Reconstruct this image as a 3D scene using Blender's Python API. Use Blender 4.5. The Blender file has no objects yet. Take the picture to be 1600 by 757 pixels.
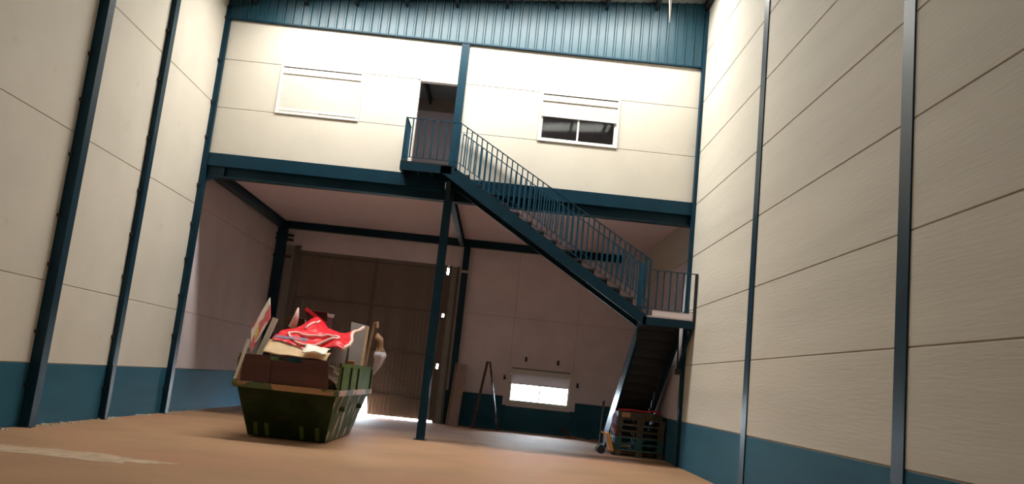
import bpy, bmesh, math, random
from mathutils import Vector, Matrix, noise
R = random.Random(7)
SC = bpy.context.scene
COL = SC.collection
# ------------------------------------------------------------------ camera
cam = bpy.data.cameras.new('camera'); co = bpy.data.objects.new('camera', cam); COL.objects.link(co)
cam.sensor_fit = 'HORIZONTAL'; cam.sensor_width = 36.0; cam.lens = 1330.86 / 1600 * 36
cam.clip_start = .05; cam.clip_end = 300
YAW, PIT, ROL = .0028, .1633, .1036
rt = Vector((math.cos(YAW), -math.sin(YAW), 0)); fw = Vector((math.sin(YAW)*math.cos(PIT), math.cos(YAW)*math.cos(PIT), math.sin(PIT)))
up = rt.cross(fw)
cx = math.cos(ROL)*rt + math.sin(ROL)*up; cy = -math.sin(ROL)*rt + math.cos(ROL)*up
m = Matrix((cx, cy, -fw)).transposed().to_4x4(); m.translation = Vector((7.1026, -18.8785, 1.4071))
co.matrix_world = m
SC.camera = co
# ------------------------------------------------------------------ world, lights, exposure
SC.view_settings.view_transform = 'Standard'; SC.view_settings.look = 'None'
SC.view_settings.gamma = 1; SC.view_settings.use_curve_mapping = False
SC.view_settings.exposure = -0.35
w = bpy.data.worlds.new('sky'); SC.world = w; w.use_nodes = True
bg = w.node_tree.nodes['Background']; bg.inputs[0].default_value = (.80, .88, 1.0, 1); bg.inputs[1].default_value = 125.0
def roof_z(x): return 9.62 + .0955*x
TILT = math.atan(.0955)
ROOFLIGHTS = [(1.2, 10.5, -2.0, -1.1, 1480.0), (1.2, 10.2, -10.4, -9.4, 40.0), (1.2, 10.2, -17.6, -16.6, 60.0), (3.3, 5.3, 1.5, 2.3, 30.0)]  # last one is unseen, added over the mezzanine to brighten the upper room
for x0, x1, y0, y1, pw in ROOFLIGHTS:          # daylight coming down through the translucent roof sheets, plus the added mezzanine fill
    L = bpy.data.lights.new('rooflight_and_fill', 'AREA'); L.shape = 'RECTANGLE'
    L.size = x1-x0-.1; L.size_y = y1-y0-.1; L.energy = pw; L.color = (1.0, .95, .865)
    o = bpy.data.objects.new('rooflight_and_fill', L); COL.objects.link(o)
    xm = (x0+x1)/2; o.location = (xm, (y0+y1)/2, roof_z(xm)-.05); o.rotation_euler = (0, -TILT, 0)
# ------------------------------------------------------------------ materials
def mat(name, col, rough=.6, metal=0, var=.08, scale=3.0, bump=0.0, bscale=40.0, spec=.5, col2=None, thr=None, vscale=None, trans=0):
    """procedural principled material: base colour varied by noise; col2 = second colour in patches (wear, stains)"""
    M = bpy.data.materials.new(name); M.use_nodes = True
    nt = M.node_tree; N = nt.nodes; K = nt.links; b = N['Principled BSDF']
    b.inputs['Roughness'].default_value = rough; b.inputs['Metallic'].default_value = metal
    b.inputs['Specular IOR Level'].default_value = spec
    tc = N.new('ShaderNodeTexCoord'); mp = N.new('ShaderNodeMapping'); K.new(tc.outputs['Object'], mp.inputs['Vector'])
    if vscale: mp.inputs['Scale'].default_value = vscale
    n = N.new('ShaderNodeTexNoise'); n.inputs['Scale'].default_value = scale; n.inputs['Detail'].default_value = 5
    K.new(mp.outputs[0], n.inputs['Vector'])
    r = N.new('ShaderNodeValToRGB'); K.new(n.outputs['Fac'], r.inputs[0])
    e = r.color_ramp.elements
    e[0].position = .3; e[1].position = .7
    e[0].color = tuple(c*(1-var) for c in col)+(1,); e[1].color = tuple(min(1, c*(1+var)) for c in col)+(1,)
    out = r.outputs[0]
    if col2:
        n2 = N.new('ShaderNodeTexNoise'); n2.inputs['Scale'].default_value = thr[1]; n2.inputs['Detail'].default_value = 6
        K.new(mp.outputs[0], n2.inputs['Vector'])
        r2 = N.new('ShaderNodeValToRGB'); K.new(n2.outputs['Fac'], r2.inputs[0])
        r2.color_ramp.elements[0].position = thr[0]; r2.color_ramp.elements[1].position = thr[0]+thr[2]
        mx = N.new('ShaderNodeMixRGB'); mx.inputs[2].default_value = col2+(1,)
        K.new(r2.outputs[0], mx.inputs[0]); K.new(out, mx.inputs[1]); out = mx.outputs[0]
    K.new(out, b.inputs['Base Color'])
    if bump:
        n3 = N.new('ShaderNodeTexNoise'); n3.inputs['Scale'].default_value = bscale; n3.inputs['Detail'].default_value = 4
        K.new(mp.outputs[0], n3.inputs['Vector'])
        bp = N.new('ShaderNodeBump'); bp.inputs['Strength'].default_value = bump; bp.inputs['Distance'].default_value = .02
        K.new(n3.outputs['Fac'], bp.inputs['Height']); K.new(bp.outputs[0], b.inputs['Normal'])
    M.diffuse_color = col+(1,)
    return M
CREAM = mat('cream_wall', (.60, .568, .497), .8, var=.05, scale=.9, bump=.25, bscale=60, col2=(.45, .41, .34), thr=(.66, 2.2, .25))
CREAMR = mat('cream_ribbed_wall', (.575, .548, .478), .8, var=.07, scale=1.3, bump=.16, bscale=22, vscale=(1, .12, 1.6), col2=(.47, .42, .34), thr=(.64, 1.6, .3))
INNER = mat('unpainted_inner_wall', (.88, .79, .84), .85, var=.06, scale=1.5, bump=.2, bscale=50)
BAYW = mat('shade_tinted_bay_wall', (.64, .57, .60), .85, var=.06, scale=1.2, bump=.2, bscale=50)  # side walls in the bay: pinkish tone of the shade put into the colour
DADO = mat('blue_dado_paint', (.016, .095, .150), .75, var=.10, scale=2.0, bump=.12, bscale=24, vscale=(1, .2, 1.5), col2=(.024, .11, .16), thr=(.6, 3, .2), spec=.25)
JOINT = mat('dark_joint', (.36, .31, .25), .9)
CEIL = mat('pinkish_ceiling', (.90, .79, .86), .85, var=.03)
FLOOR = mat('tan_concrete_floor', (.36, .215, .125), .75, var=.13, scale=.7, bump=.06, bscale=9, spec=.12, col2=(.37, .20, .12), thr=(.50, .35, .18))
STEEL = mat('blue_steel_paint', (.002, .028, .050), .45, var=.12, scale=4, spec=.22)
SHEET = mat('blue_coated_sheet', (.006, .052, .080), .42, var=.06, scale=2, spec=.55)
RAILM = mat('blue_rail_paint', (.004, .050, .092), .45, var=.1, scale=6, spec=.3)
DARK = mat('dark_steel', (.012, .015, .02), .5, var=.2)
ROOFM = mat('roof_sheet', (.30, .33, .34), .5)
GATE = mat('brown_gate_sheet', (.20, .165, .14), .65, var=.12, scale=2, vscale=(1, 1, .2))
GATER = mat('brown_gate_frame', (.13, .105, .085), .6)
POST = mat('grey_gate_post', (.20, .20, .18), .55)
WHITE = mat('white_window_frame', (.80, .78, .73), .35, var=.02)
SHUT = mat('ivory_shutter_slat', (.70, .675, .61), .5, var=.03)
GREEN = mat('worn_green_skip_paint', (.024, .040, .013), .7, spec=.15, var=.25, scale=3, bump=.25, bscale=14, col2=(.05, .04, .02), thr=(.62, 3.5, .12))
GREENS = mat('scuffed_green_skip_side', (.06, .085, .025), .75, spec=.12, var=.25, scale=3, bump=.25, bscale=14, col2=(.42, .33, .22), thr=(.53, 3.2, .07), vscale=(1, 1.6, .7))
GREENL = mat('pale_green_extension', (.10, .15, .04), .75, spec=.12, var=.2, scale=3, col2=(.30, .25, .14), thr=(.68, 6, .05))
RIMM = mat('rust_patched_rim', (.085, .105, .035), .65, var=.2, scale=4, col2=(.40, .215, .10), thr=(.47, 1.5, .03))
BROWN = mat('dark_brown_board', (.085, .026, .016), .5, var=.18, scale=3, vscale=(.3, 1, 3))
MAROON = mat('maroon_box', (.075, .014, .012), .6)
CARD = mat('cardboard', (.36, .19, .10), .8, var=.1)
KRAFT = mat('pale_kraft_sheet', (.66, .46, .26), .7, var=.15, scale=4)
REDT = mat('red_tarpaulin', (.78, .018, .035), .33, var=.15, scale=3, bump=.3, bscale=9)
PINKW = mat('pale_pink_piping', (.80, .55, .50), .5)
WHITEP = mat('off_white_board', (.85, .80, .70), .5, var=.06)
GREYB = mat('grey_board', (.30, .27, .26), .6, var=.08)
TANW = mat('tan_wood', (.42, .28, .16), .7, var=.2, scale=5, vscale=(4, 4, .5))
OLDW = mat('grey_brown_pallet_wood', (.065, .052, .032), .8, var=.3, scale=4)
TEALW = mat('teal_pallet_paint', (.018, .075, .078), .7, var=.25, scale=4)
ORANGEW = mat('orange_pallet_wood', (.36, .15, .06), .75, var=.2, scale=5)
LADW = mat('dark_red_ladder_wood', (.085, .038, .035), .6, var=.2, scale=5)
JACKO = mat('orange_jack_paint', (.58, .24, .03), .5, var=.15)
BLACK = mat('black_rubber', (.01, .01, .012), .6)
REDS = mat('red_strap', (.45, .015, .02), .6)
RAG = mat('mixed_rag', (.20, .17, .30), .8, var=.3, scale=7, col2=(.55, .12, .10), thr=(.56, 6, .04))
CLOTHW = mat('whitish_cloth', (.55, .52, .60), .8, var=.15, scale=6)
CLOTHB = mat('brown_cloth', (.23, .13, .07), .85, var=.25, scale=7)
TEAL = mat('teal_plastic', (.02, .13, .16), .4)
SIGN = mat('printed_panel', (.70, .62, .56), .5, var=.05, col2=(.62, .06, .06), thr=(.52, 2.3, .03))
YELL = mat('yellow_print', (.65, .45, .05), .5)
CHALK = mat('chalky_spill', (.44, .32, .215), .8, var=.2, scale=5)
CRUMB = mat('plaster_crumbs', (.40, .35, .27), .9, var=.3, scale=8)
RUBB = mat('mixed_rubble', (.16, .11, .08), .85, var=.5, scale=7, col2=(.40, .30, .20), thr=(.56, 6, .05))
GRND = mat('pale_outside_concrete', (.62, .60, .57), .8)
CHROME = mat('galvanised', (.55, .52, .55), .35, metal=.8)
def glass_mat():
    M = bpy.data.materials.new('window_glass'); M.use_nodes = True; nt = M.node_tree; N = nt.nodes; K = nt.links
    N.remove(N['Principled BSDF'])
    t = N.new('ShaderNodeBsdfTransparent'); g = N.new('ShaderNodeBsdfGlossy'); g.inputs['Roughness'].default_value = .03
    f = N.new('ShaderNodeFresnel'); f.inputs[0].default_value = 1.5; mx = N.new('ShaderNodeMixShader')
    t.inputs[0].default_value = (.86, .9, .9, 1)
    K.new(f.outputs[0], mx.inputs[0]); K.new(t.outputs[0], mx.inputs[1]); K.new(g.outputs[0], mx.inputs[2])
    K.new(mx.outputs[0], N['Material Output'].inputs[0]); return M
GLASS = glass_mat()
def translucent_mat():
    M = bpy.data.materials.new('translucent_rooflight'); M.use_nodes = True; nt = M.node_tree; N = nt.nodes
    N.remove(N['Principled BSDF']); t = N.new('ShaderNodeBsdfTranslucent'); t.inputs[0].default_value = (.17, .162, .144, 1)
    nt.links.new(t.outputs[0], N['Material Output'].inputs[0]); return M
ROOFGL = translucent_mat()
def translucify(M, f):
    N = M.node_tree.nodes; K = M.node_tree.links; b = N['Principled BSDF']; o = N['Material Output']
    t = N.new('ShaderNodeBsdfTranslucent'); t.inputs[0].default_value = (.9, .78, .80, 1); mx = N.new('ShaderNodeMixShader'); mx.inputs[0].default_value = f
    K.new(b.outputs[0], mx.inputs[1]); K.new(t.outputs[0], mx.inputs[2]); K.new(mx.outputs[0], o.inputs[0])
translucify(SHUT, .15)      # thin plastic slats let a little daylight through
# ------------------------------------------------------------------ mesh helpers
class MB:
    def __init__(s): s.bm = bmesh.new()
    def hexa(s, P):
        v = [s.bm.verts.new(p) for p in P]
        for f in ((0,3,2,1), (4,5,6,7), (0,1,5,4), (1,2,6,5), (2,3,7,6), (3,0,4,7)): s.bm.faces.new([v[i] for i in f])
        return s
    def box(s, x0, x1, y0, y1, z0, z1):
        return s.hexa([(x0,y0,z0), (x1,y0,z0), (x1,y1,z0), (x0,y1,z0), (x0,y0,z1), (x1,y0,z1), (x1,y1,z1), (x0,y1,z1)])
    def bar(s, p, q, a, b, ref=(0, 0, 1)):
        """rectangular bar p->q, a across (perpendicular to ref), b along ref"""
        p, q = Vector(p), Vector(q); d = (q-p).normalized(); r = Vector(ref)
        if abs(d.dot(r)) > .98: r = Vector((0, 1, 0))
        u = d.cross(r).normalized(); v = u.cross(d).normalized()
        c = lambda o, i, j: o + u*a/2*i + v*b/2*j
        return s.hexa([c(p,-1,-1), c(p,1,-1), c(p,1,1), c(p,-1,1), c(q,-1,-1), c(q,1,-1), c(q,1,1), c(q,-1,1)])
    def tube(s, pts, r, n=8, cap=True):
        pts = [Vector(p) for p in pts]; rings = []; ref = None
        for i, p in enumerate(pts):
            d = (pts[min(i+1, len(pts)-1)] - pts[max(i-1, 0)]).normalized()
            if ref is None:
                ref = d.orthogonal().normalized()
            ref = (ref - d*ref.dot(d)).normalized(); u = d.cross(ref)
            rr = r[i] if isinstance(r, (list, tuple)) else r
            rings.append([s.bm.verts.new(p + (ref*math.cos(2*math.pi*k/n) + u*math.sin(2*math.pi*k/n))*rr) for k in range(n)])
        for a, b in zip(rings, rings[1:]):
            for k in range(n): s.bm.faces.new((a[k], a[(k+1) % n], b[(k+1) % n], b[k]))
        if cap: s.bm.faces.new(rings[0][::-1]); s.bm.faces.new(rings[-1])
        return s
    def prism(s, poly, vec):
        """extrude a planar polygon by vec"""
        v = Vector(vec); a = [s.bm.verts.new(p) for p in poly]; b = [s.bm.verts.new(Vector(p)+v) for p in poly]; n = len(a)
        s.bm.faces.new(a[::-1]); s.bm.faces.new(b)
        for i in range(n): s.bm.faces.new((a[i], a[(i+1) % n], b[(i+1) % n], b[i]))
        return s
    def grid(s, fn, nu, nv, thick=0):
        V = [[s.bm.verts.new(fn(i/nu, j/nv)) for j in range(nv+1)] for i in range(nu+1)]
        fs = [s.bm.faces.new((V[i][j], V[i+1][j], V[i+1][j+1], V[i][j+1])) for i in range(nu) for j in range(nv)]
        if thick:
            bmesh.ops.recalc_face_normals(s.bm, faces=fs)
            bmesh.ops.solidify(s.bm, geom=s.bm.verts[:]+s.bm.edges[:]+s.bm.faces[:], thickness=thick)
        return s
    def bevel(s, o, seg=1):
        bmesh.ops.bevel(s.bm, geom=s.bm.edges[:], offset=o, segments=seg, affect='EDGES', clamp_overlap=True); return s
    def build(s, name, material, parent=None, smooth=False):
        bmesh.ops.recalc_face_normals(s.bm, faces=s.bm.faces[:])
        me = bpy.data.meshes.new(name); s.bm.to_mesh(me); s.bm.free(); me.materials.append(material)
        if smooth:
            for p in me.polygons: p.use_smooth = True
        o = bpy.data.objects.new(name, me); COL.objects.link(o)
        if parent:
            o.parent = parent
            q = parent; off = Vector((0, 0, 0))
            while q: off += q.location; q = q.parent
            o.location = -off           # the shapes are given in world coordinates (roots are unrotated while building)
        return o
def B(*a): return MB().box(*a)
def struct(o, label=None, cat=None):
    o['kind'] = 'structure'
    if label: o['label'] = label
    if cat: o['category'] = cat
    return o
def empty(name, loc):
    o = bpy.data.objects.new(name, None); o.location = loc; o.empty_display_size = .2; COL.objects.link(o); return o
def tag(o, label, cat, group=None, kind=None):
    o['label'] = label; o['category'] = cat
    if group: o['group'] = group
    if kind: o['kind'] = kind
    return o
def thing(name, loc, label, cat, group=None): return tag(empty(name, loc), label, cat, group)
W, D, YF = 11.2, 7.1, -22.5
# ------------------------------------------------------------------ floor, roof, walls
def floor_mesh():
    o = B(-.25, W+.25, YF-.1, D+.05, -.2, 0).build('floor', FLOOR)
    return struct(o, 'worn tan concrete warehouse floor with reddish patches', 'floor')
floor_mesh()
struct(B(-30, 40, D+.05, 60, -.25, -.03).build('ground', GRND), 'pale sunlit yard outside the gate and the low window', 'ground')
# roof sheet, split round the rooflights
rf = MB()
def roof_slab(x0, x1, y0, y1):
    rf.hexa([(x0,y0,roof_z(x0)), (x1,y0,roof_z(x1)), (x1,y1,roof_z(x1)), (x0,y1,roof_z(x0)),
             (x0,y0,roof_z(x0)+.06), (x1,y0,roof_z(x1)+.06), (x1,y1,roof_z(x1)+.06), (x0,y1,roof_z(x0)+.06)])
ys = [YF-.2]
for x0, x1, y0, y1, _ in sorted(ROOFLIGHTS, key=lambda r: r[2]):
    roof_slab(-.3, W+.3, ys[-1], y0); roof_slab(-.3, x0, y0, y1); roof_slab(x1, W+.3, y0, y1); ys.append(y1)
roof_slab(-.3, W+.3, ys[-1], D+.3)
roof = struct(rf.build('ceiling', ROOFM), 'sloping metal roof over the hall', 'roof')
for x0, x1, y0, y1, _ in ROOFLIGHTS:
    p = MB().hexa([(x0,y0,roof_z(x0)+.02), (x1,y0,roof_z(x1)+.02), (x1,y1,roof_z(x1)+.02), (x0,y1,roof_z(x0)+.02),
              (x0,y0,roof_z(x0)+.03), (x1,y0,roof_z(x1)+.03), (x1,y1,roof_z(x1)+.03), (x0,y1,roof_z(x0)+.03)]).build('rooflight_sheet', ROOFGL, roof)
for k in range(-3, 7):          # purlins under the roof, running away from the camera
    x = 4.15 + 1.165*k
    if x < .3: continue
    if x > W-.1: x = W-.07
    B(x-.035, x+.035, YF, D, roof_z(x)-.2, roof_z(x)-.005).build('purlin', DARK, roof)

def wall_panels(parent, axis, face, thick, segs, rows, gap, mfun):
    """panels lying against a wall; axis 'X' = wall plane at x=face (segs run along y), 'Y' = plane at y=face (segs along x)"""
    for a0, a1 in segs:
        for z0, z1 in rows:
            g = gap/2
            lo, hi = min(face, face+thick), max(face, face+thick)
            q = B(lo, hi, a0+.003, a1-.003, z0+g, z1-g) if axis == 'X' else B(a0+.003, a1-.003, lo, hi, z0+g, z1-g)
            q.bevel(.006)
            q.build('wall_panel', mfun(a0, a1, z0, z1), parent)
# right wall: panels 1.2 m high
wr = struct(B(W+.012, W+.25, YF, D+.1, 0, roof_z(W)).build('wall_right', JOINT), 'tall cream ribbed panel wall with blue dado on the right', 'wall')
RC = [0, -4.84, -10.2, -15.5]
segs = [(0, D), (-4.84, 0), (-10.2, -4.84), (-15.5, -10.2), (YF, -15.5)]
rows = [(-.01, .96)] + [(.96+1.205*k, .96+1.205*(k+1)) for k in range(8)]
rows[-1] = (rows[-1][0], 10.66)
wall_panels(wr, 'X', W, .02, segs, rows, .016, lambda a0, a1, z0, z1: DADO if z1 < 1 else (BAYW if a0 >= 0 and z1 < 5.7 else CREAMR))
# left wall: panels 2.4 m high
wl = struct(B(-.25, -.012, YF, D+.1, 0, roof_z(0)).build('wall_left', JOINT), 'tall cream panel wall with blue dado on the left', 'wall')
LC = [(0, .12, .18), (-2.88, .10, .18), (-5.5, .17, .2), (-8.4, .15, .2), (-11.4, .15, .2), (-14.4, .15, .2)]
segs = [(0, D), (-2.88, 0), (-5.5, -2.88), (-8.4, -5.5), (-11.4, -8.4), (-14.4, -11.4), (YF, -14.4)]
rows = [(-.01, .96), (.96, 2.23), (2.23, 4.63), (4.63, 7.03), (7.03, 9.61)]
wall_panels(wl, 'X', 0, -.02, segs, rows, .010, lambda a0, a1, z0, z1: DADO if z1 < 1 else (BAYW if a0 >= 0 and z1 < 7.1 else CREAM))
# back wall with gate opening X .74-5.42 to Z 4.72 and window opening
GX0, GX1, GZ = .76, 5.40, 4.72
WX0, WX1, WZ0, WZ1 = 7.5, 9.42, .80, 1.90
wb_segs = [(-.25, GX0, 0, 10.9), (GX0, GX1, GZ, 10.9), (GX1, WX0, 0, 10.9), (WX0, WX1, 0, WZ0), (WX0, WX1, WZ1, 10.9), (WX1, W+.25, 0, 10.9)]
q = MB()
for x0, x1, z0, z1 in wb_segs: q.box(x0, x1, D+.03, D+.2, z0, z1)
wb = struct(q.build('wall_back', JOINT), 'shaded back wall with gate, low window and blue dado', 'wall')
wall_panels(wb, 'Y', D, .035, [(0, GX0)], [(-.01, .96), (.96, 3.37), (3.37, 5.6), (5.75, 7.6), (7.6, 9.6)], .01, lambda a, b, z0, z1: DADO if z1 < 1 else INNER)
wall_panels(wb, 'Y', D, .035, [(GX0, GX1)], [(GZ, 5.6), (5.75, 7.6), (7.6, 9.6)], .01, lambda a, b, z0, z1: INNER)
wall_panels(wb, 'Y', D, .035, [(GX1, WX0), (WX1, W)], [(-.01, 1.0), (1.0, 3.37), (3.37, 5.6), (5.75, 7.6), (7.6, 10)], .008, lambda a, b, z0, z1: DADO if z1 < 1.01 else INNER)
wall_panels(wb, 'Y', D, .035, [(WX0, WX1)], [(-.01, WZ0), (WZ1, 3.37), (3.37, 5.6), (5.75, 7.6), (7.6, 10)], .008, lambda a, b, z0, z1: DADO if z1 < 1 else INNER)
struct(B(-.25, W+.25, YF-.2, YF, 0, 10.8).build('wall_front', CREAM), 'plain wall closing the hall behind the viewer', 'wall')
# mezzanine: ceiling slab under it
struct(B(.0, W, .12, D, 5.6, 5.9).build('ceiling_mezzanine', CEIL), 'pinkish white underside of the mezzanine floor', 'ceiling')
# mezzanine front wall
DX0, DX1, DZ1 = 4.65, 5.53, 8.09
WL = (1.45, 3.36); WRr = (7.48, 9.32); RZ = (6.93, 8.09)
fseg = [(0, DX0, 5.84, RZ[0]), (0, WL[0], *RZ), (WL[1], DX0, *RZ), (0, W, RZ[1], 9.2), (DX1, W, 5.84, RZ[0]), (DX1, WRr[0], *RZ), (WRr[1], W, *RZ)]
q = MB()
for x0, x1, z0, z1 in fseg: q.box(x0, x1, .03, .13, z0, z1)
wf = struct(q.build('wall_mezzanine', CREAM), 'bright cream panel wall of the upper floor', 'wall')
CREAMF = CREAM
for s, r in (((.0, DX0), (5.84, RZ[0])), ((.0, WL[0]), RZ), ((WL[1], DX0), RZ), ((.0, DX1), (RZ[1], 9.1)),
             ((5.71, W), (5.84, RZ[0])), ((5.71, WRr[0]), RZ), ((WRr[1], W), RZ), ((5.71, W), (RZ[1], 9.1))):
    wall_panels(wf, 'Y', 0, .035, [s], [r], .009, lambda *a: CREAMF)
tr = struct(B(DX0-.03, DX0+.02, -.012, .14, 5.9, DZ1).build('trim_1', WHITE), 'pale jamb of the upper doorway', 'trim')
B(DX0-.03, DX1, -.012, .14, DZ1-.03, DZ1+.02).build('head', WHITE, tr)
# corrugated blue sheets above
wu = struct(empty('wall_upper', (W/2, -.03, 9.08)), 'band of dark blue corrugated metal sheets above the upper wall', 'wall')
sw = W/11
for k in range(11):
    q = MB(); x0 = k*sw; p = sw/5; prof = [(x0, 0)]
    for j in range(5):
        c = x0 + (j+.5)*p
        prof += [(c-.035, 0), (c-.016, .04), (c+.016, .04), (c+.035, 0)]
    prof.append((x0+sw, 0))
    f = [q.bm.verts.new((x, -.02-d, 9.08)) for x, d in prof]; t = [q.bm.verts.new((x, -.02-d, roof_z(x)-.01)) for x, d in prof]
    f2 = [q.bm.verts.new((x, .0, 9.08)) for x, d in prof]; t2 = [q.bm.verts.new((x, .0, roof_z(x)-.01)) for x, d in prof]
    for i in range(len(f)-1):
        q.bm.faces.new((f[i], f[i+1], t[i+1], t[i])); q.bm.faces.new((f2[i+1], f2[i], t2[i], t2[i+1]))
        q.bm.faces.new((f[i+1], f[i], f2[i], f2[i+1])); q.bm.faces.new((t[i], t[i+1], t2[i+1], t2[i]))
    q.bm.faces.new((f[0], t[0], t2[0], f2[0])); q.bm.faces.new((t[-1], f[-1], f2[-1], t2[-1]))
    q.build('corrugated_sheet', SHEET, wu)
B(0, W, -.075, .0, 9.05, 9.085).build('flashing', STEEL, wu)
# ------------------------------------------------------------------ steel frame
def column(label, boxes, loc, name='steel_column', group='blue steel columns'):
    t = thing(name, loc, label, 'column', group)
    for n, bx in boxes:
        q = MB()
        for b_ in bx: q.box(*b_)
        q.build(n, STEEL, t)
    return t
def left_column(y, p, w_, label):
    t = thing('steel_column', (0, y, 0), label, 'column', 'columns along the left wall')
    zt = roof_z(0)-.25
    B(.001, p-.012, y-w_/2+.006, y+w_/2-.006, 0, zt).build('web', STEEL, t)
    B(p-.012, p, y-w_/2, y+w_/2, 0, zt).build('flange', STEEL, t)
    B(.001, p+.05, y-w_/2-.03, y-w_/2-.001, 0, .015).build('base_plate', STEEL, t)
    z = .5+R.random()*.3
    while z < zt-.3:
        B(.001, .05, y-w_/2-.045, y-w_/2-.001, z, z+.055).build('wall_clip', DARK, t)
        z += .75+R.random()*.45
    return t
left_column(*LC[2], 'blue steel column on the left wall, nearest the viewer at far left')
left_column(*LC[1], 'blue steel column on left wall, middle of three, thin rod leaning beside it')
left_column(*LC[0], 'blue steel column on the left wall carrying the end of the mezzanine beam')
def right_column(y, p, w_, label):
    t = thing('steel_column', (W, y, 0), label, 'column', 'columns along the right wall')
    B(W-p, W-.001, y-w_/2, y+w_/2, 0, roof_z(W)-.25).build('flange', STEEL, t)
    B(W-p-.008, W-p, y-.035, y+.035, 9.45, 9.5).build('bolt_plate', STEEL, t)
    return t
right_column(-10.2, .02, .26, 'wide flat blue column let into the right wall, nearest the viewer')
right_column(-4.84, .02, .26, 'flat blue column let into the right wall, second from the viewer')
t = right_column(-.09, .075, .16, 'thin blue corner column where the right wall meets the mezzanine front')
B(W-.2, W-.077, -.17, -.06, 1.95, 2.08).build('junction_box', DARK, t)
# centre column, full height
t = thing('steel_column', (5.62, .1, 0), 'free-standing blue steel column in the middle under the stair landing', 'column')
q = MB()
for z0, z1, ya, yb in ((0, 9.05, -.06, .11),):
    q.box(5.53, 5.71, ya, ya+.014, z0, z1); q.box(5.53, 5.71, yb-.014, yb, z0, z1); q.box(5.60, 5.64, ya+.014, yb-.014, z0, z1)
q.build('shaft', STEEL, t)
B(5.48, 5.76, -.11, .16, 0, .018).build('base_plate', STEEL, t)
MB().prism([(5.56, -.06, 5.30), (5.56, -.06, 5.68), (5.56, -.34, 5.68)], (.10, 0, 0)).build('gusset', STEEL, t)
# mezzanine edge beam
t = thing('steel_beam', (5.6, 0, 5.3), 'long blue edge beam along the front of the mezzanine', 'beam')
B(0.02, 5.52, -.05, -.002, 5.57, 5.84).build('fascia', STEEL, t); B(5.72, W-.08, -.05, -.002, 5.57, 5.84).build('fascia', STEEL, t)
q = MB()
for a, b_ in ((.14, 5.52), (5.72, W-.02)):
    q.box(a, b_, .13, .15, 5.33, 5.6); q.box(a, b_, .02, .26, 5.31, 5.335); q.box(a, b_, -.05, .12, 5.545, 5.57)
q.build('web', STEEL, t)
MB().prism([(.12, .04, 5.55), (.12, .04, 5.2), (.5, .04, 5.31), (.5, .04, 5.55)], (0, .03, 0)).build('haunch', STEEL, t)
def ibeam(label, p0, p1, along, w_=.2, h=.22, zt=5.6):
    t = thing('steel_beam', p0, label, 'beam', 'beams under the mezzanine ceiling'); q = MB()
    if along == 'Y':
        x = p0[0]; y0, y1 = p0[1], p1[1]
        q.box(x-w_/2, x+w_/2, y0, y1, zt-h, zt-h+.015); q.box(x-w_/2, x+w_/2, y0, y1, zt-.017, zt-.002); q.box(x-.02, x+.02, y0, y1, zt-h+.015, zt-.017)
    else:
        y = p0[1]; x0, x1 = p0[0], p1[0]
        q.box(x0, x1, y-w_/2, y+w_/2, zt-h, zt-h+.015); q.box(x0, x1, y-w_/2, y+w_/2, zt-.017, zt-.002); q.box(x0, x1, y-.02, y+.02, zt-h+.015, zt-.017)
    q.build('profile', STEEL, t); return t
ibeam('dark beam under the mezzanine ceiling along the left wall', (.13, .28, 5.38), (.13, D-.25, 0), 'Y')
ibeam('dark beam under the mezzanine ceiling running back from centre column', (5.66, .28, 5.38), (5.66, D-.25, 0), 'Y', w_=.13)
ibeam('dark beam along the top of the shaded back wall', (.05, D-.12, 5.38), (W-.6, D-.12, 0), 'X', zt=5.595)
# back columns
t = thing('steel_column', (.15, D-.12, 0), 'dark column in the shaded back left corner with stub brackets', 'column')
B(.03, .29, D-.22, D-.005, 0, 5.37).build('shaft', STEEL, t)
for z in (5.12, 4.98, 4.46):
    B(.291, .52, D-.2, D-.12, z, z+.07).build('bracket', DARK, t); B(.003, .029, D-.25, D-.12, z, z+.09).build('bracket', DARK, t)
t = thing('steel_column', (5.82, D-.1, 0), 'dark column on back wall between the brown gate and the low window', 'column')
B(5.74, 5.93, D-.2, D-.005, 0, 5.37).build('shaft', STEEL, t)
B(5.70, 5.97, D-.23, D-.201, 4.55, 4.63).build('bracket', CHROME, t)
# ------------------------------------------------------------------ gate
SEAM = 3.12
g = struct(empty('door_1', ((GX0+GX1)/2, D+.06, 0)), 'large dark brown double leaf metal gate in the back wall', 'gate')
def zbot(x):
    if 2.75 < x < 3.37: return .06 + .80*math.sqrt(max(0, 1-((x-3.06)/.31)**4)) if x > 3.06 else .86
    return .055
def leaf(x0, x1):
    q = MB(); n = int((x1-x0)/.11); prof = []
    for i in range(n):
        a = x0+(x1-x0)*i/n; d = (x1-x0)/n
        prof += [(a, 0), (a+d*.45, 0), (a+d*.55, .022), (a+d*.95, .022)]
    prof.append((x1, 0))
    for (xa, da), (xb, db) in zip(prof, prof[1:]):
        za, zb = zbot(xa), zbot(xb); yf = D-.023
        q.hexa([(xa, yf-da, za), (xb, yf-db, zb), (xb, yf+.02, zb), (xa, yf+.02, za), (xa, yf-da, GZ+.03), (xb, yf-db, GZ+.03), (xb, yf+.02, GZ+.03), (xa, yf+.02, GZ+.03)])
    o = q.build('gate_leaf', GATE, g)
    for z in (.66, 1.98, 3.3, 4.62):
        a, b_ = (x0+.03, x1-.03)
        if z < .85: a, b_ = (x0+.03, 2.74) if x0 < 2 else (3.4, x1-.03)
        B(a, b_, D-.072, D-.046, z-.035, z+.035).build('rail', GATER, o)
    for x in (x0+.02, x1-.05):
        z0 = zbot(x+.015)+.03
        B(x, x+.045, D-.075, D-.046, z0, GZ-.02).build('stile', GATER, o)
    return o
leaf(GX0+.004, SEAM-.001); lr = leaf(SEAM+.001, GX1-.11)
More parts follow.
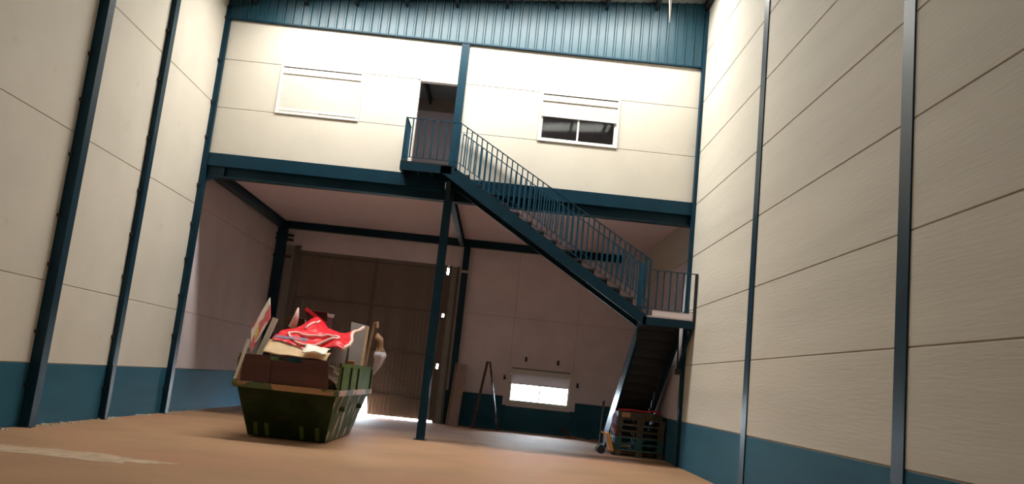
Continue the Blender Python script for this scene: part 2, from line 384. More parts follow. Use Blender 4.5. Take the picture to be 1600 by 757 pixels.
B(SEAM-.035, SEAM+.018, D-.0495, D-.0465, .95, GZ+.02).build('seam_cover', GATER, lr)
B(4.84, 4.93, D-.10, D-.046, .82, 1.0).build('lock_box', POST, lr)
MB().tube([(3.75, D-.09, 1.55), (4.25, D-.10, 1.15), (4.75, D-.09, .70)], .012).build('pull_cord', GATER, lr)
q = MB(); zs = [.055, 1.60, 1.74, 3.16, 3.26, 4.47, 4.67, GZ]
for i in range(0, 8, 2): q.box(GX1-.112, GX1-.0485, D-.045, D-.003, zs[i], zs[i+1])
q.build('closing_strip', GATER, g)
B(.36, .60, D-.16, D-.003, 0, 4.84).build('post', POST, g); B(.603, .763, D-.12, D-.003, 0, 4.88).build('guide_post', GATER, g)
B(GX1-.049, GX1+.035, D-.06, D-.003, 0, GZ+.02).build('jamb', GATER, g); B(5.44, 5.60, D-.16, D-.003, 0, 4.70).build('post', POST, g)
B(5.603, 5.66, D-.12, D-.003, 0, 4.72).build('guide_post', GATER, g)
# ------------------------------------------------------------------ windows with roller shutters
def window(name, x0, x1, z0, z1, yf, shut_z, label, outer=.05, depth=.09):
    """yf = wall face seen; shut_z = height of the shutter's lower edge"""
    r = struct(empty(name, ((x0+x1)/2, yf, z0)), label, 'window'); f = outer
    q = MB(); ya, yb = yf-.03, yf+depth
    q.box(x0, x0+f, ya, yb, z0, z1); q.box(x1-f, x1, ya, yb, z0, z1); q.box(x0+f, x1-f, ya, yb, z0, z0+f)
    q.box(x0+f, x1-f, ya, yb, z1-.03, z1)
    q.build('window_frame', WHITE, r)
    bx = B(x0+f, x1-f, yf-.01, yf+depth, z1-.19, z1-.055).build('shutter_box', WHITE, r)
    B(x0+f, x1-f, yf+.03, yf+depth, z1-.055, z1-.03).build('shadow_gap', DARK, r)
    sh = empty('roller_shutter', (0, 0, z1-.19-z0)); sh.parent = r; sh.location = (0, .02, z1-.19-z0)
    z = z1-.19; h = .042
    while z-h > shut_z-.02:
        B(x0+f+.002, x1-f-.002, yf+.012, yf+.03, z-h, z).bevel(.004).build('slat', SHUT, sh); z -= h
    B(x0+f+.002, x1-f-.002, yf+.005, yf+.032, z-.035, z).build('bottom_bar', WHITE, sh)
    xm = (x0+x1)/2
    for a, b_, dy in ((x0+f, xm+.02, .05), (xm-.02, x1-f, .068)):
        s = MB(); e = .042; y0, y1 = yf+dy-.012, yf+dy+.004
        zt = z1-.2
        s.box(a, a+e, y0, y1, z0+f, zt); s.box(b_-e, b_, y0, y1, z0+f, zt); s.box(a+e, b_-e, y0, y1, z0+f, z0+f+e); s.box(a+e, b_-e, y0, y1, zt-e, zt)
        so = s.build('sash', WHITE, r)
        B(a+e, b_-e, yf+dy-.006, yf+dy-.002, z0+f+e, zt-e).build('pane', GLASS, so)
    return r
window('window_1', WL[0], WL[1], RZ[0], RZ[1], 0, 7.05, 'upper window with its ivory roller shutter fully closed')
window('window_2', WRr[0], WRr[1], RZ[0], RZ[1], 0, 7.56, 'upper window with half raised shutter over two dark glass panes')
w3 = window('window_3', WX0, WX1, WZ0, WZ1, D, 1.42, 'low bright back window with shutter half down', outer=.07)
q = MB(); q.box(7.38, WX0, D-.012, D-.001, .74, WZ1+.02); q.box(WX1, 9.56, D-.012, D-.001, .74, WZ1+.02); q.box(WX0, WX1, D-.012, D-.001, .72, WZ0)
q.build('surround', INNER, w3)
for i, (x, z) in enumerate(((7.97, 2.15), (8.94, 2.14), (7.38, 1.56), (9.58, 1.53))):
    lb = ['left of the upper pair', 'right of the upper pair', 'lower left one', 'lower right one'][i]
    q = MB().box(x-.035, x+.035, D-.012, D-.001, z-.07, z+.07).tube([(x, D-.012, z), (x+.01, D-.09, z-.02), (x+.02, D-.1, z-.06)], .02, 6)
    tag(q.build('wall_hook', DARK), 'small dark hook on the back wall round the low window, '+lb, 'hook', 'hooks round the low window')
# ------------------------------------------------------------------ staircase
st = thing('staircase', (8, -.45, 0), 'blue steel staircase with landings, climbing to the upper doorway', 'staircase')
YN, YB = -.85, -.10            # near and wall-side stringer planes
LX0, LX1, LZ = 4.56, 5.78, 5.92
MX0, MZ = 10.13, 3.11
NR = 16; RISE = (LZ-MZ)/NR; RUN = (MX0-LX1)/(NR-1)
# upper landing
B(LX0, LX1, YN, -.055, LZ-.03, LZ).build('landing_plate', DARK, st)
q = MB(); q.box(LX0, LX1-.1, YN-.02, YN+.03, LZ-.2, LZ-.031); q.box(LX0, LX0+.05, YN+.03, -.055, LZ-.2, LZ-.031)
q.box(LX0+.05, LX1-.1, -.085, -.056, LZ-.2, LZ-.031)
for x in (4.9, 5.2): q.box(x, x+.04, YN+.03, -.086, LZ-.16, LZ-.031)
q.build('landing_frame', STEEL, st)
# stringers of the upper flight (sloped channels)
def stringer(y, nm='stringer'):
    xa, xb = 5.45, MX0+.02
    def ztop(x): return LZ-.03 - .19 + .06 - (x-LX1)*RISE/RUN
    q = MB(); th = .25
    poly = [(xa, y, LZ-.031), (LX1-.05, y, LZ-.031), (xb, y, ztop(xb)), (xb, y, ztop(xb)-th), (LX1-.28, y, LZ-.2), (xa, y, LZ-.2)]
    q.prism(poly, (0, .012, 0))
    s_ = 1 if y < -.4 else -1
    q.bar((xb, y+s_*.03, ztop(xb)-th+.006), (LX1-.28, y+s_*.03, LZ-.2+.006), .07, .012)
    return q.build(nm, STEEL, st)
stringer(YN-.02); stringer(YB+.02)
for k in range(NR-1):
    zt = LZ - RISE*(k+1); x0 = LX1 + RUN*k
    q = MB().box(x0-.01, x0+RUN+.02, YN+.0, YB, zt-.035, zt)
    q.box(x0-.01, x0, YN+.0, YB, zt, zt+RISE-.036)
    q.build('tread', DARK, st)
# intermediate landing
B(MX0-.02, W-.09, YN, .02, MZ-.03, MZ).build('landing_plate', INNER, st)
q = MB(); q.box(MX0-.05, W-.02, YN-.02, YN+.03, MZ-.2, MZ-.031); q.box(MX0-.05, MX0, YN+.03, .02, MZ-.2, MZ-.031); q.box(W-.07, W-.02, YN+.03, -.2, MZ-.2, MZ-.031)
q.build('landing_frame', STEEL, st)
B(MX0+.14, W-.06, YN-.008, YN+.0, MZ, MZ+.12).build('kick_plate', INNER, st)
q = MB().bar((W-.05, YN+.1, MZ-.2), (W-.14, -.02, 2.03), .05, .07); q.bar((W-.2, -.13, MZ-.2), (W-.16, -.13, 2.05), .03, .03)
q.build('wall_brace', STEEL, st)
# lower flight runs back under the mezzanine
FY0, FY1, NL = .05, 4.45, 16
lr_ = MZ/NL; lt = (FY1-FY0)/(NL-1)
for x in (MX0-.02, W-.16):
    q = MB(); sl = lr_/lt
    q.prism([(x, FY0-.03, MZ-.03), (x, FY0-.03, MZ-.52), (x, FY1-.55, 0.0), (x, FY1+.12, 0.0), (x, FY1+.12, .16)], (.012, 0, 0))
    dx = .05 if x < 10.5 else -.04
    q.bar((x+dx/2+.006, FY0-.03, MZ-.515), (x+dx/2+.006, FY1-.57, 0.012), .06, .012)
    q.build('stringer', STEEL, st)
for k in range(NL-1):
    zt = MZ - lr_*(k+1); y0 = FY0 + lt*k
    q = MB().box(MX0+.0, W-.165, y0-.01, y0+lt+.02, zt-.03, zt); q.box(MX0+.0, W-.165, y0-.01, y0, zt, zt+lr_-.031)
    q.build('tread', DARK, st)
# railings (thing > railing > baluster)
def railing(top, bot, n, nm='railing', r=.0155, first=True, last=True, tw=.042):
    """top/bot = end points of upper and lower rail; n gaps between balusters"""
    (t0, t1), (b0, b1) = [[Vector(p) for p in e] for e in (top, bot)]
    o = MB().bar(t0, t1, tw, .016).build(nm, RAILM, st); MB().bar(b0, b1, .026, .012).build('bottom_rail', RAILM, o)
    for i in range(n+1):
        if (i == 0 and not first) or (i == n and not last): continue
        f = i/n; a = b0.lerp(b1, f); c = t0.lerp(t1, f)
        MB().bar(a+Vector((0, 0, -.0)), c, r*1.7, r*1.7, ref=(0, 1, 0)).build('baluster', RAILM, o)
    return o
ra = railing(((LX0+.03, YN, 6.89), (LX1, YN, 6.89)), ((LX0+.03, YN, 6.01), (LX1, YN, 6.01)), 8)
B(LX0+.01, LX0+.05, YN-.02, YN+.02, LZ, 6.90).build('newel_post', RAILM, ra); B(LX1-.02, LX1+.02, YN-.02, YN+.02, LZ-.12, 6.90).build('newel_post', RAILM, ra)
ra = railing(((LX0+.03, YN+.03, 6.89), (LX0+.03, -.08, 6.89)), ((LX0+.03, YN+.03, 6.01), (LX0+.03, -.08, 6.01)), 6, first=False)
sl = RISE/RUN
NE = 10.17
ra = railing(((LX1+.03, YN, 6.87), (NE, YN, 6.87-(NE-LX1-.03)*.59)), ((LX1+.03, YN, 5.99), (NE, YN, 5.99-(NE-LX1-.03)*sl+.06)), 37, first=False)
B(NE-.025, NE+.015, YN-.02, YN+.02, MZ, 4.32).build('newel_post', RAILM, ra); B(NE-.12, NE-.08, YN-.02, YN+.02, MZ+.12, 4.36).build('newel_post', RAILM, ra)
ra = railing(((LX1+.03, YB, 6.87), (NE-.06, YB, 4.32)), ((LX1+.03, YB, 5.99), (NE-.06, YB, 5.99-(NE-LX1-.09)*sl+.06)), 37, first=True)
B(NE-.13, NE-.02, YB-.02, YB+.02, MZ, 4.33).build('newel_post', RAILM, ra)
ra = railing(((NE+.02, YN, 4.09), (W-.03, YN, 4.09)), ((NE+.02, YN, 3.26), (W-.03, YN, 3.26)), 7, first=False, last=False)
B(W-.065, W-.01, YN-.025, YN+.025, MZ-.03, 4.10).build('newel_post', DARK, ra)
# ------------------------------------------------------------------ skip
SKX = (2.67, 4.41, -3.95, .0); BSX = (2.80, 4.19, -3.20, -.65); RZM = .96
sk = thing('skip', (3.5, -1.95, 0), 'worn green waste skip heaped with rubbish on the tan floor', 'skip')
def sc(rx, bx, t, zb): # inner/outer corner rings
    top = [(rx[0]+t, rx[2]+t, RZM), (rx[1]-t, rx[2]+t, RZM), (rx[1]-t, rx[3]-t, RZM), (rx[0]+t, rx[3]-t, RZM)]
    bot = [(bx[0]+t, bx[2]+t, zb), (bx[1]-t, bx[2]+t, zb), (bx[1]-t, bx[3]-t, zb), (bx[0]+t, bx[3]-t, zb)]
    return top, bot
to, bo = sc(SKX, BSX, .0, .02); ti, bi = sc(SKX, BSX, .03, .06)
q = MB(); bm = q.bm
VT, VB, IT, IB = [[bm.verts.new(p) for p in L_] for L_ in (to, bo, ti, bi)]
for i in (0, 2):
    j = (i+1) % 4
    bm.faces.new((VB[i], VB[j], VT[j], VT[i]))
for i in range(4):
    j = (i+1) % 4
    bm.faces.new((IB[j], IB[i], IT[i], IT[j])); bm.faces.new((VT[i], VT[j], IT[j], IT[i]))
    if i in (1, 3): pass
bm.faces.new(VB[::-1]); bm.faces.new(IB)
for i in (1, 3):
    j = (i+1) % 4; bm.faces.new((VB[i], VB[j], VT[j], VT[i]))
body = q.build('body', GREEN, sk)
body.data.materials.append(GREENS)
for p in body.data.polygons:
    c = p.center + body.location + sk.location
    if abs(p.normal.x) > .5 and (c.x > 4.2 or c.x < 2.78) and abs(p.area) > .5: p.material_index = 1
rim = B(SKX[0]-.05, SKX[1]+.05, SKX[2]-.05, SKX[2]+.03, RZM-.09, RZM+.01).build('rim', RIMM, sk)
B(SKX[0]-.05, SKX[0]+.03, SKX[2]+.031, SKX[3]-.031, RZM-.09, RZM+.01).build('rim', RIMM, sk)
B(SKX[1]-.03, SKX[1]+.05, SKX[2]+.031, SKX[3]-.031, RZM-.09, RZM+.01).build('rim', RIMM, sk)
B(SKX[0]-.05, SKX[1]+.05, SKX[3]-.03, SKX[3]+.05, RZM-.09, RZM+.01).build('rim', RIMM, sk)
for a, wd in ((2.92, .20), (3.74, .28)):         # fork pockets low on the front
    for x in (a, a+wd):
        MB().hexa([(x, -3.23, .03), (x+.07, -3.23, .03), (x+.07, -3.12, .03), (x, -3.12, .03), (x, -3.42, .27), (x+.07, -3.42, .27), (x+.07, -3.34, .27), (x, -3.34, .27)]).build('pocket_cheek', GREENL, sk)
    B(a+.07, a+wd, -3.2, -3.15, .06, .19).build('pocket_recess', DARK, sk)
for y in (-3.05, -.9): B(2.9, 4.1, y, y+.12, 0, .021).build('skid', DARK, sk)
for x, s_ in ((SKX[1]-.01, 1), (SKX[0]-.02, -1)):       # extension side boards
    o = B(x, x+.03, -3.90 if s_ > 0 else -3.9, -.03, RZM+.011, 1.41).build('side_extension', GREENL, sk)
    B(x-.005, x+.035, -3.9, -.03, 1.38, 1.44).build('top_rail', GREENL, o)
    for y in (-2.92, -2.08, -.35, -3.85):
        B(x+(.031 if s_ > 0 else -.03), x+(.06 if s_ > 0 else -.001), y, y+.06, RZM+.011, 1.38).build('rib', GREEN, o)
for x0, s_ in ((4.33, 1), (2.67, -1)):                # lifting lugs
    for y in (-3.0, -1.0):
        MB().tube([(x0-.02*s_, y, .62), (x0+.10*s_, y, .62)], .045, 10).build('lifting_lug', GREEN, sk)
# rubbish fill
def fill(u, v):
    x = 2.73 + 1.62*u; y = -3.85+3.75*v
    z = 1.08 + .30*noise.noise(Vector((x*2.3, y*2.1, 3)))+.12*noise.noise(Vector((x*6, y*6, 1))) + .22*math.sin(math.pi*u)*math.sin(math.pi*min(1, v*1.05))
    return (x, y, min(z, 1.38) if .03 < u < .97 else min(z, 1.3))
q = MB().grid(fill, 30, 50)
tag(q.build('rubbish_fill', RUBB), 'mixed rubble and scraps filling the green skip', 'rubble', kind='stuff')
def board(name, corners, t, m_, label, cat, group=None):
    """flat board given by 4 corners, thickness t along its normal"""
    P_ = [Vector(c) for c in corners]; n = (P_[1]-P_[0]).cross(P_[3]-P_[0]).normalized()
    o = MB().prism(P_, n*t).build(name, m_); return tag(o, label, cat, group)
board('brown_board', [(2.74,-3.93,.975), (3.24,-3.93,.975), (3.19,-3.90,1.45), (2.72,-3.90,1.43)], .025, BROWN, 'dark brown board standing on the skip front rim, left end', 'board', 'brown boards on the skip front')
board('brown_board', [(3.22,-3.89,.975), (3.86,-3.89,.975), (3.86,-3.86,1.37), (3.20,-3.86,1.37)], .025, BROWN, 'lower dark brown board in the middle of the skip front', 'board', 'brown boards on the skip front')
board('brown_board', [(3.78,-3.95,.975), (4.27,-3.95,.975), (4.19,-3.92,1.44), (3.75,-3.92,1.43)], .025, BROWN, 'dark brown board standing on the skip front rim, right end', 'board', 'brown boards on the skip front')
# left side pieces
pa, pd, pb = Vector((2.71,-3.45,1.47)), Vector((2.97,-3.45,2.10)), Vector((2.43,-2.65,1.90))
pc = pd+pb-pa
sg = board('printed_panel', [pa, pd, pc, pb], .012, SIGN, 'leaning white and red printed panel sticking up at the skip left corner', 'panel')
n_ = (pd-pa).cross(pb-pa).normalized()
def on(u, v, h): return pa + (pd-pa)*u + (pb-pa)*v + n_*h
for s_ in (1,):
    for h in (.0125, -.0035):
        MB().prism([on(.22,.15,h), on(.40,.2,h), on(.42,.6,h), on(.24,.55,h)], n_*.003).build('yellow_patch', YELL, sg)
tag(MB().bar((2.86,-3.50,1.40), (3.06,-3.46,2.12), .03, .10, ref=(1, 0, 0)).build('white_board', WHITEP), 'narrow white board leaning beside the printed panel in skip', 'board')
tag(MB().bar((2.655,-3.975,.995), (2.79,-3.985,1.69), .045, .045, ref=(1, 0, 0)).build('white_board', WHITEP), 'thin white board leaning outside the brown board at the skip left', 'board')
board('cardboard_flap', [(2.69,-3.945,.975), (2.735,-3.945,.975), (2.715,-3.93,1.22), (2.69,-3.93,1.25)], .012, CARD, 'small tan cardboard flap at the skip left corner', 'cardboard')
# kraft sheets
def kraft(u, v):
    x = 3.03 + 1.11*u; y = -3.90 + .36*v
    return (x, y, 1.50+.04*math.sin(5*u+1)*v + .20*v*(1-.3*u) + .03*noise.noise(Vector((x*4, y*4, 0))) - .02*u)
tag(MB().grid(kraft, 20, 10, .012).build('kraft_sheet', KRAFT, smooth=True), 'crumpled pale kraft paper sheet spilling over the brown boards', 'paper')
def kraft2(u, v):
    x = 3.72 + .42*u; y = -3.98 + .34*v
    return (x, y, 1.575 + .04*noise.noise(Vector((x*7, y*7, 4)))+.12*v)
tag(MB().grid(kraft2, 8, 8, .012).build('paper_scrap', WHITEP, smooth=True), 'whitish paper scrap at the right end of the kraft sheet', 'paper')
tag(B(3.42, 3.72, -3.84, -3.6, 1.371, 1.45).bevel(.03, 2).build('plastic_tub', TEAL), 'small teal plastic tub behind the middle brown board', 'tub')
# red tarp
def tarp(u, v):
    x = 3.00 + 1.33*u; y = -3.46 + 1.75*v
    ridge = math.exp(-((u-.28)/.24)**2)*.32 + math.exp(-((u-.95)/.28)**2)*.22
    z = 1.64 + (.34+ridge)*(v**.7 if v > 0 else 0) - .10*max(0, v-.75)*4*.4
    z += .055*math.sin(9*u+4*v)+.05*noise.noise(Vector((x*3.2, y*3.2, 7)))+.03*noise.noise(Vector((x*9, y*9, 2)))
    x += .06*math.sin(7*v)*max(0, u-.75)*4
    return (x, y+.05*math.sin(11*u), z)
tp = tag(MB().grid(tarp, 60, 44, .01).build('tarpaulin', REDT, smooth=True), 'bright red tarpaulin with pale piping heaped on top of the skip', 'tarpaulin')
loop = []
for i in range(25):
    a = 2*math.pi*i/24; u = .52+.34*math.cos(a); v = .20+.14*math.sin(a)
    p = tarp(u, v); loop.append((p[0], p[1]-.01, p[2]+.03))
MB().tube(loop, .026, 6).build('piping', PINKW, tp, smooth=True)
MB().tube([(lambda p: (p[0]+.01, p[1], p[2]+.01))(tarp(1, v/12)) for v in range(13)], .035, 6).build('hem', PINKW, tp, smooth=True)
MB().tube([(lambda p: (p[0], p[1], p[2]+.02))(tarp(.30+.02*k, .55+.07*k)) for k in range(6)], .022, 6).build('piping', PINKW, tp, smooth=True)
def wrap(u, v):
    x = 3.09+.62*u; y = -3.60+.13*v
    return (x, y, 1.77+.05*v+.025*noise.noise(Vector((x*8, y*8, 5))))
tag(MB().grid(wrap, 12, 6, .01).build('plastic_wrap', RAG, smooth=True), 'crumpled bluish plastic wrap between kraft sheet and red tarpaulin', 'wrap')
# behind the tarp
def carton(name, c, sx, sy, sz, rz, m_, label, cat='box'):
    t = thing(name, c, label, cat); M4 = Matrix.Rotation(rz, 4, 'Z')
    q = MB(); th = .012
    for b_ in ((-sx, sx, -sy, -sy+th, 0, sz), (-sx, sx, sy-th, sy, 0, sz), (-sx, -sx+th, -sy+th, sy-th, 0, sz), (sx-th, sx, -sy+th, sy-th, 0, sz), (-sx+th, sx-th, -sy+th, sy-th, 0, th)): q.box(*b_)
    bmesh.ops.transform(q.bm, matrix=Matrix.Translation(c) @ M4, verts=q.bm.verts)
    q.build('body', m_, t)
    for s_ in (-1, 1):
        f = MB().hexa([(-sx, s_*sy, sz), (sx, s_*sy, sz), (sx, s_*(sy+.012), sz), (-sx, s_*(sy+.012), sz), (-sx, s_*(sy+.10), sz+.09), (sx, s_*(sy+.10), sz+.09), (sx, s_*(sy+.115), sz+.085), (-sx, s_*(sy+.115), sz+.085)])
        bmesh.ops.transform(f.bm, matrix=Matrix.Translation(c) @ M4, verts=f.bm.verts); f.build('flap', m_, t)
    return t
carton('cardboard_box', Vector((2.91, -1.15, 1.36)), .17, .2, .82, .15, BROWN, 'brown cardboard box standing behind the red tarpaulin')
t = carton('maroon_box', Vector((3.34, -1.05, 1.40)), .22, .2, .96, -.1, MAROON, 'dark maroon box with a red edge behind the red tarpaulin')
MB().bar((3.10, -1.40, 2.47), (3.55, -1.42, 2.20), .02, .07).build('red_edge', REDT, t)
tag(MB().tube([(2.92,-1.55,2.05), (2.98,-1.58,2.3), (2.99,-1.58,2.46)], [.09, .05, .015], 8).build('white_bag', PINKW, smooth=True), 'small pinkish white peaked bag beside the maroon box', 'bag')
# right side pieces
board('grey_board', [(4.04,-1.05,1.42), (4.36,-.95,1.42), (4.34,-.85,2.27), (3.98,-.95,2.32)], .03, GREYB, 'tall grey board standing at the right edge of the skip', 'board', 'grey boards in the skip')
board('grey_board', [(3.78,-1.75,1.44), (4.08,-1.68,1.44), (4.10,-1.60,1.83), (3.84,-1.68,1.80)], .03, GREYB, 'short grey board right below the red tarpaulin hem', 'board', 'grey boards in the skip')
tag(MB().bar((4.335,-1.12,1.40), (4.36,-1.05,2.25), .05, .02).build('pale_batten', KRAFT), 'pale batten along the right side of the tall grey board', 'batten')
tag(MB().bar((4.0,-1.3,1.42), (3.97,-1.2,2.05), .06, .04).build('brown_batten', BROWN), 'dark brown batten between the two grey boards', 'batten')
tag(B(4.10, 4.24, -1.5, -1.35, 1.36, 1.52).bevel(.01).build('orange_block', ORANGEW), 'small orange wooden block below the tall grey board', 'block')
tag(MB().tube([(4.32,-.55,1.40), (4.38,-.62,2.0), (4.44,-.72,2.36), (4.50,-.75,2.38), (4.51,-.75,2.26)], .028, 8).build('wooden_crook', TANW), 'tan wooden crook handle rising at the right of the skip', 'stick')
def cloth(u, v):
    a = u*2*math.pi; prof = [(0, .02), (.12, .10), (.35, .09), (.55, .13), (.8, .09), (1, .02)]
    r = next(p0[1]+(p1[1]-p0[1])*(v-p0[0])/(p1[0]-p0[0]) for p0, p1 in zip(prof, prof[1:]) if v <= p1[0])
    z = 2.14-.86*v; x = 4.56+.10*math.sin(v*3)
    r *= 1+.35*noise.noise(Vector((math.cos(a)*2, math.sin(a)*2, v*5)))
    return (x+r*.9*math.cos(a), -.95+r*math.sin(a), z)
q = MB().grid(cloth, 16, 18); bmesh.ops.remove_doubles(q.bm, verts=q.bm.verts, dist=.0005)
c = q.build('hanging_cloth', CLOTHB, smooth=True); c.data.materials.append(CLOTHW)
for p in c.data.polygons:
    if p.center.z < 1.78: p.material_index = 1
tag(c, 'brown and whitish cloth bundle hanging over the right side of the skip', 'cloth')
# ------------------------------------------------------------------ ladder, panel, junk at the back
ld = thing('step_ladder', (6.95, 6.45, 0), 'open wooden step ladder standing against the dark dado', 'ladder')
for s_, nm in ((-1, 'front_frame'), (1, 'rear_frame')):
    apx, ftx = 6.86+.04*s_, 6.95+.37*s_
    q = MB()
    for y0, y1 in ((6.15, 6.28), (6.75, 6.58)): q.bar((ftx, y0, 0.015), (apx, y1, 1.93), .07, .035)
    o = q.build(nm, LADW, ld)
    for k in range(1, 7):
        f = k/7; x = ftx+(apx-ftx)*f; z = .015+1.9*f
        ya, yb = 6.15+.13*f, 6.75-.17*f
        B(x-.04, x+.04, ya, yb, z-.012, z+.012).build('rung', LADW, o)
B(6.80, 6.92, 6.27, 6.59, 1.931, 1.955).build('cap', LADW, ld)
t = thing('framed_board', (5.98, 6.75, 0), 'pale framed panel leaning by the dark back column beside the ladder', 'panel')
MB().hexa([(5.83,6.62,.0), (6.11,6.62,.0), (6.11,6.65,.0), (5.83,6.65,.0), (5.93,6.83,1.82), (6.19,6.83,1.80), (6.19,6.86,1.80), (5.93,6.86,1.82)]).build('sheet', mat('pinkish_panel', (.36, .27, .25), .7), t)
MB().bar((5.80,6.60,.02), (5.90,6.81,1.84), .03, .04).build('edge_strip', TANW, t); MB().bar((6.13,6.60,.02), (6.21,6.81,1.82), .03, .04).build('edge_strip', TANW, t)
MB().bar((5.87,6.71,1.0), (6.15,6.71,1.0), .03, .04).build('cross_strip', TANW, t)
t = thing('scrap_timber', (9.4, 6.5, 0), 'dark reddish scrap of timber lying on floor below the bright window', 'scrap')
MB().bar((9.15, 6.55, .30), (9.45, 6.4, .04), .08, .06).build('board', LADW, t); MB().bar((9.3, 6.35, .03), (9.62, 6.45, .03), .10, .05).build('block', ORANGEW, t)
tag(MB().tube([(9.62+.04*k, 6.55+.01*math.sin(k), .012+.30*math.exp(-k*.45)) for k in range(12)], .012, 6).build('black_cable', BLACK), 'black cable trailing on the floor beside the scrap timber', 'cable')
# ------------------------------------------------------------------ pallets
def pallet(mt, label, x, y, z, rz):
    t = thing('pallet', (0, 0, 0), label, 'pallet', 'pallets stacked under the stairs')
    for yy in (0, .3275, .655): B(0, 1.14, yy, yy+.145, 0, .022).build('bottom_board', mt, t)
    for xx in (0, .4975, .995):
        for yy in (0, .3275, .655): B(xx, xx+.145, yy, yy+.145, .022, .1).build('block', mt, t)
        B(xx, xx+.145, 0, .8, .1, .122).build('bearer', mt, t)
    for k in range(5): B(0, 1.14, k*.165, k*.165+.13, .122, .144).build('deck_board', mt, t)
    t.location = (x, y, z); t.rotation_euler = (0, 0, rz); return t
order = ['bottom', 'second from the floor', 'third from the floor', 'fourth from the floor', 'fifth from the floor', 'top']
ms = [OLDW, TEALW, TEALW, OLDW, OLDW, OLDW]
for k in range(6):
    nm = ['grey-brown', 'teal painted', 'teal painted', 'grey-brown', 'grey-brown', 'grey-brown'][k]
    pallet(ms[k], '%s wooden pallet under the lower stairs, %s of the stack' % (nm, order[k]), 10.02+R.uniform(-.015, .015), 1.36+R.uniform(-.02, .02), .1445*k+.0, .012*R.uniform(-1, 1))
t = thing('wooden_tray', (10.5, 1.7, .87), 'shallow grey-brown tray on top of the pallet stack', 'tray')
ZT = .869
q = MB()
for b_ in ((10.06, 11.1, 1.42, 1.45, ZT, ZT+.15), (10.06, 11.1, 2.1, 2.13, ZT, ZT+.15), (10.06, 10.09, 1.45, 2.1, ZT, ZT+.15), (11.07, 11.1, 1.45, 2.1, ZT, ZT+.15)): q.box(*b_)
q.build('side', OLDW, t); B(10.09, 11.07, 1.45, 2.1, ZT, ZT+.015).build('base', OLDW, t)
B(10.14, 10.34, 1.405, 1.419, ZT+.02, ZT+.13).build('label_plate', CARD, t)
tag(MB().tube([(10.06,1.5,ZT+.175), (10.35,1.45,ZT+.20), (10.7,1.46,ZT+.185), (10.86,1.45,ZT+.22), (11.06,1.45,ZT+.18)], .022, 6).build('red_strap', REDS, smooth=True), 'red strap lying over the top of the pallet stack', 'strap')
# pallet truck
pj = thing('pallet_truck', (9.75, 1.5, 0), 'orange hand pallet truck with black wheel left of the pallets', 'pallet truck')
MB().hexa([(9.92,1.28,.10), (10.0,1.28,.10), (10.0,1.86,.10), (9.92,1.86,.10), (9.80,1.34,.50), (9.88,1.34,.50), (9.88,1.80,.50), (9.80,1.80,.50)]).bevel(.01).build('body', JACKO, pj)
MB().bar((9.70, 1.57, .5), (9.86, 1.57, .46), .30, .04).build('pump_bracket', JACKO, pj)
MB().tube([(9.72, 1.57, .24), (9.72, 1.57, .46)], .05, 10).build('pump', DARK, pj)
for y in (1.42, 1.66): MB().tube([(9.72, y, .10), (9.72, y+.07, .10)], .10, 18).build('wheel', BLACK, pj)
MB().tube([(9.72, 1.47, .10), (9.72, 1.68, .10)], .025, 8).build('axle', DARK, pj)
q = MB().tube([(9.70, 1.57, .47), (9.70, 1.50, 1.0)], .022, 8); q.tube([(9.70, 1.50, 1.0), (9.70, 1.40, 1.10), (9.70, 1.41, 1.22), (9.70, 1.57, 1.22), (9.70, 1.58, 1.10), (9.70, 1.50, 1.0)], .016, 8)
q.build('handle', DARK, pj); MB().tube([(9.70, 1.43, 1.22), (9.70, 1.55, 1.22)], .022, 8).build('grip', CHROME, pj)
for y in (1.60, 1.925): MB().bar((9.95, y, .062), (11.0, y, .062), .09, .03).build('fork', JACKO, pj)
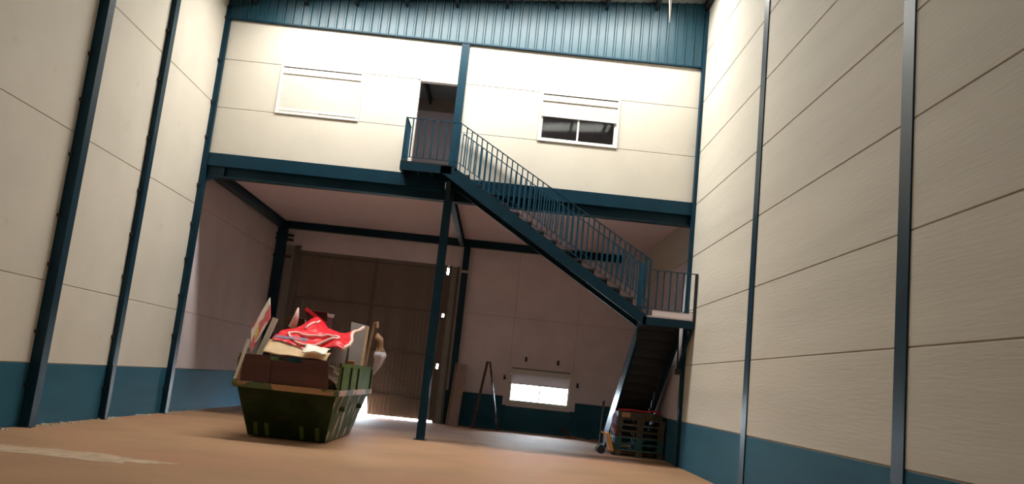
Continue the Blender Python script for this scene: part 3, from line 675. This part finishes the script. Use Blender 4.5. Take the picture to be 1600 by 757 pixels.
def rag(u, v):
    a = u*2*math.pi; z = .96-.48*v; r = .03+.085*math.sin(math.pi*min(1, v*1.05))**.7
    r *= 1+.4*noise.noise(Vector((math.cos(a)*1.6, math.sin(a)*1.6, v*5)))
    return (9.985+.04*v+r*.55*math.cos(a)-.04, 1.28+r*math.sin(a)*.8, z)
tag(MB().grid(rag, 16, 16).build('rag_bundle', RAG, smooth=True), 'purple and red rag bundle hanging between pallet truck and pallets', 'rag')
# ------------------------------------------------------------------ small details
tag(MB().bar((.155, -3.05, .02), (.13, -3.02, .99), .025, .025).build('leaning_rod', DARK), 'thin black rod leaning beside the middle left column', 'rod')
tag(MB().tube([(9.95, -2.0, roof_z(9.95)-.2), (9.94, -2.0, 9.9), (9.96, -2.01, 9.5), (9.97, -2.0, 9.2)], [.02, .03, .022, .006], 6).build('hanging_strip', WHITEP), 'pale thin strip dangling from the roof at the top of the picture', 'strip')
def spill(cx_, cy_, lx, ly, rz, seed):
    q = MB(); n = 90; ring = []
    for i in range(n):
        a = 2*math.pi*i/n; k = 1+.5*noise.noise(Vector((math.cos(a)*2, math.sin(a)*2, seed)))+.25*noise.noise(Vector((math.cos(a)*7, math.sin(a)*7, seed)))
        x, y = lx*k*math.cos(a), ly*k*math.sin(a)
        ring.append((cx_+x*math.cos(rz)-y*math.sin(rz), cy_+x*math.sin(rz)+y*math.cos(rz), .0005))
    q.prism(ring, (0, 0, .002)); return q
tag(spill(2.0, -8.1, 1.15, .34, .0, 3).build('chalky_spill', CHALK), 'long pale chalky streak on the floor at lower left', 'stain')
# plaster crumbs along the left wall foot
q = MB()
for k in range(260):
    y = R.uniform(-7.5, 2.5); x = abs(R.gauss(0, .07))+.012; s_ = R.uniform(.008, .026)
    if noise.noise(Vector((y*1.3, 0, 0))) < -.05: continue
    q.hexa([(x-s_+R.uniform(0, .5)*s_, y-s_, .0), (x+s_, y-s_, .0), (x+s_, y+s_, .0), (x-s_, y+s_, .0), (x-s_*.5, y-s_*.6, s_), (x+s_*.5, y-s_*.5, s_*.8), (x+s_*.6, y+s_*.5, s_), (x-s_*.4, y+s_*.6, s_*.7)])
tag(q.build('plaster_crumbs', CRUMB), 'pale plaster crumbs scattered along the foot of the left wall', 'debris', kind='stuff')
